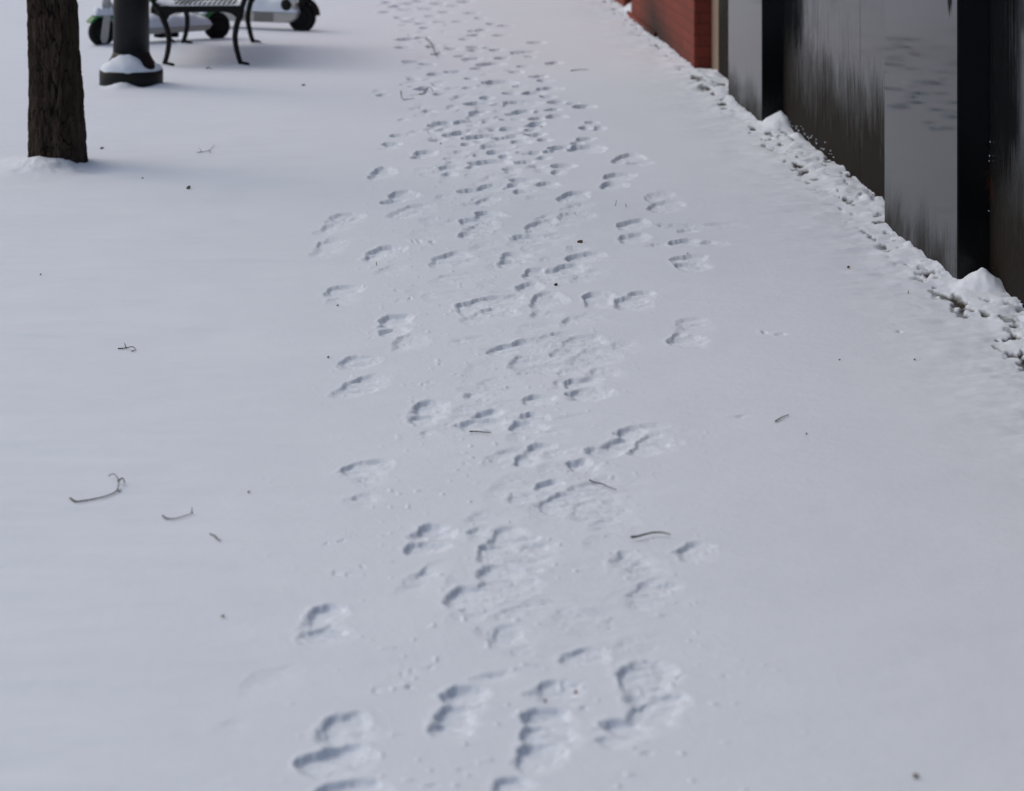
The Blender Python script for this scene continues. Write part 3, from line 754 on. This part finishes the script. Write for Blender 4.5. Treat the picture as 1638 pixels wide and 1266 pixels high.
def leaf(label, x, y, w, h, m, name='dead_leaf', cat='leaf', tilt=.3):
    sx, sy = m_per_px(y); p = on(x, y, .004); a = w*sx/2; n = 9
    rr = random.Random(int(x*7+y)); vs = []
    for k in range(n):
        t_ = 2*math.pi*k/n; q_ = rr.uniform(.65, 1.1)
        vs.append((a*math.cos(t_)*q_, a*.9*math.sin(t_)*q_, a*tilt*math.sin(t_+.5)+rr.uniform(0, a*.35)))
    vs.append((0, 0, a*.45)); fs = [(k, (k+1) % n, n) for k in range(n)]
    vs2 = [(x_*.9, y_*.9, z_-max(.0015, a*.25)) for x_, y_, z_ in vs]
    fs2 = [tuple(i+len(vs) for i in reversed(f)) for f in fs]
    sd = [(k, len(vs)+k, len(vs)+(k+1) % n, (k+1) % n) for k in range(n)]
    mb = MB().add(vs+vs2, fs+fs2+sd, False); o = mb.build(name, M[m]); o.location = p
    return tag(o, label, cat)
leaf('small curled black seed pod on the snow below the tree', 301, 303, 8, 5, 'debris', 'seed_pod', 'seed pod', .6)
leaf('brown leaf scrap just right of the tree trunk foot', 163, 238, 7, 4, 'leaf')
leaf('speck of bark between tree foot and black seed pod', 228, 286, 4, 2, 'leaf', 'bark_chip', 'bark chip')
leaf('dark chip on the far left snow below the tree', 65, 441, 4, 3, 'debris', 'bark_chip', 'bark chip')
leaf('round black seed under the faint left print', 540, 490, 4.5, 4, 'debris', 'seed', 'seed')
leaf('round black seed left of the double print', 525, 573, 4.5, 4, 'debris', 'seed', 'seed')
leaf('orange brown leaf sliver on the mid path', 928, 388, 11, 2, 'leaf')
leaf('brown leaf scrap on snow in front of the bench', 485, 137, 7, 4, 'leaf')
leaf('reddish bud on the left foreground snow', 357, 990, 7, 5, 'redleaf', 'bud', 'bud')
leaf('tiny pale red bud left of the path', 398, 790, 5, 5, 'redleaf', 'bud', 'bud')
leaf('red brown chip on clean snow near the stone pier', 1357, 429, 6, 2, 'leaf')
leaf('dark speck on clean snow right of the path, lower of two', 1463, 576, 4, 3, 'debris', 'bark_chip', 'bark chip')
leaf('dark speck on clean snow right of the path, left of its twin', 1343, 577, 3.5, 2.5, 'debris', 'bark_chip', 'bark chip')
leaf('tiny red bud below the slanted twig', 1290, 697, 4, 3, 'redleaf', 'bud', 'bud')
leaf('tan scrap in the bottom right corner snow', 1465, 1245, 12, 6, 'straw', 'leaf_scrap', 'leaf scrap')
leaf('red bud inside the nearest group of prints', 921, 1108, 8, 5, 'redleaf', 'bud', 'bud')
leaf('dull red bud on the dark wall of a near print', 872, 1122, 7, 6, 'redleaf', 'bud', 'bud')
leaf('yellow leaf speck among the distant prints', 866, 203, 4, 3, 'straw', 'leaf_scrap', 'leaf scrap')
leaf('brown speck left of the distant prints', 705, 231, 3.5, 4, 'leaf', 'bark_chip', 'bark chip')
leaf('pale chip on the right side slope of the foreground snow', 1100, 408, 3, 2, 'straw', 'leaf_scrap', 'leaf scrap')
leaf('small dark chip below the mid path trench', 889, 457, 7, 2, 'debris', 'bark_chip', 'bark chip')

# ------------------------------------------------------------------ camera, light, sky
cam = bpy.data.cameras.new('camera'); co_ = bpy.data.objects.new('camera', cam); C.objects.link(co_)
co_.location = (0, 0, H); co_.rotation_euler = (R(90), 0, 0)
cam.sensor_width = 36; cam.lens = F/1638*36
cam.shift_x = (819-VX)/1638; cam.shift_y = (HY-633)/1638
cam.clip_start = .1; cam.clip_end = 2000
cam.dof.use_dof = True; cam.dof.focus_distance = 8.6; cam.dof.aperture_fstop = 4.2
S.camera = co_
EL, AZ = 46, -60        # degrees; azimuth from +Y, negative = left
sun = bpy.data.lights.new('sun', 'SUN'); so = bpy.data.objects.new('sun', sun); C.objects.link(so)
sun.energy = .46; sun.angle = R(120); sun.color = (1.0, .99, .975)
dirv = Vector((math.sin(R(AZ))*math.cos(R(EL)), math.cos(R(AZ))*math.cos(R(EL)), math.sin(R(EL))))
so.rotation_euler = dirv.to_track_quat('Z', 'Y').to_euler(); so.location = (-5, 10, 8)
w = bpy.data.worlds.new('World'); S.world = w; w.use_nodes = True; nt = w.node_tree
bg = nt.nodes['Background']; sky = nt.nodes.new('ShaderNodeTexSky'); sky.sky_type = 'NISHITA'; sky.sun_disc = False
sky.sun_elevation = R(EL); sky.sun_rotation = R(AZ); sky.air_density = 1.6; sky.dust_density = 5.0
hs = nt.nodes.new('ShaderNodeHueSaturation'); hs.inputs['Saturation'].default_value = .85
nt.links.new(sky.outputs[0], hs.inputs['Color']); nt.links.new(hs.outputs[0], bg.inputs['Color']); bg.inputs['Strength'].default_value = .104
S.view_settings.view_transform = 'Standard'; S.view_settings.look = 'None'; S.view_settings.exposure = 0
S.render.engine = 'CYCLES'
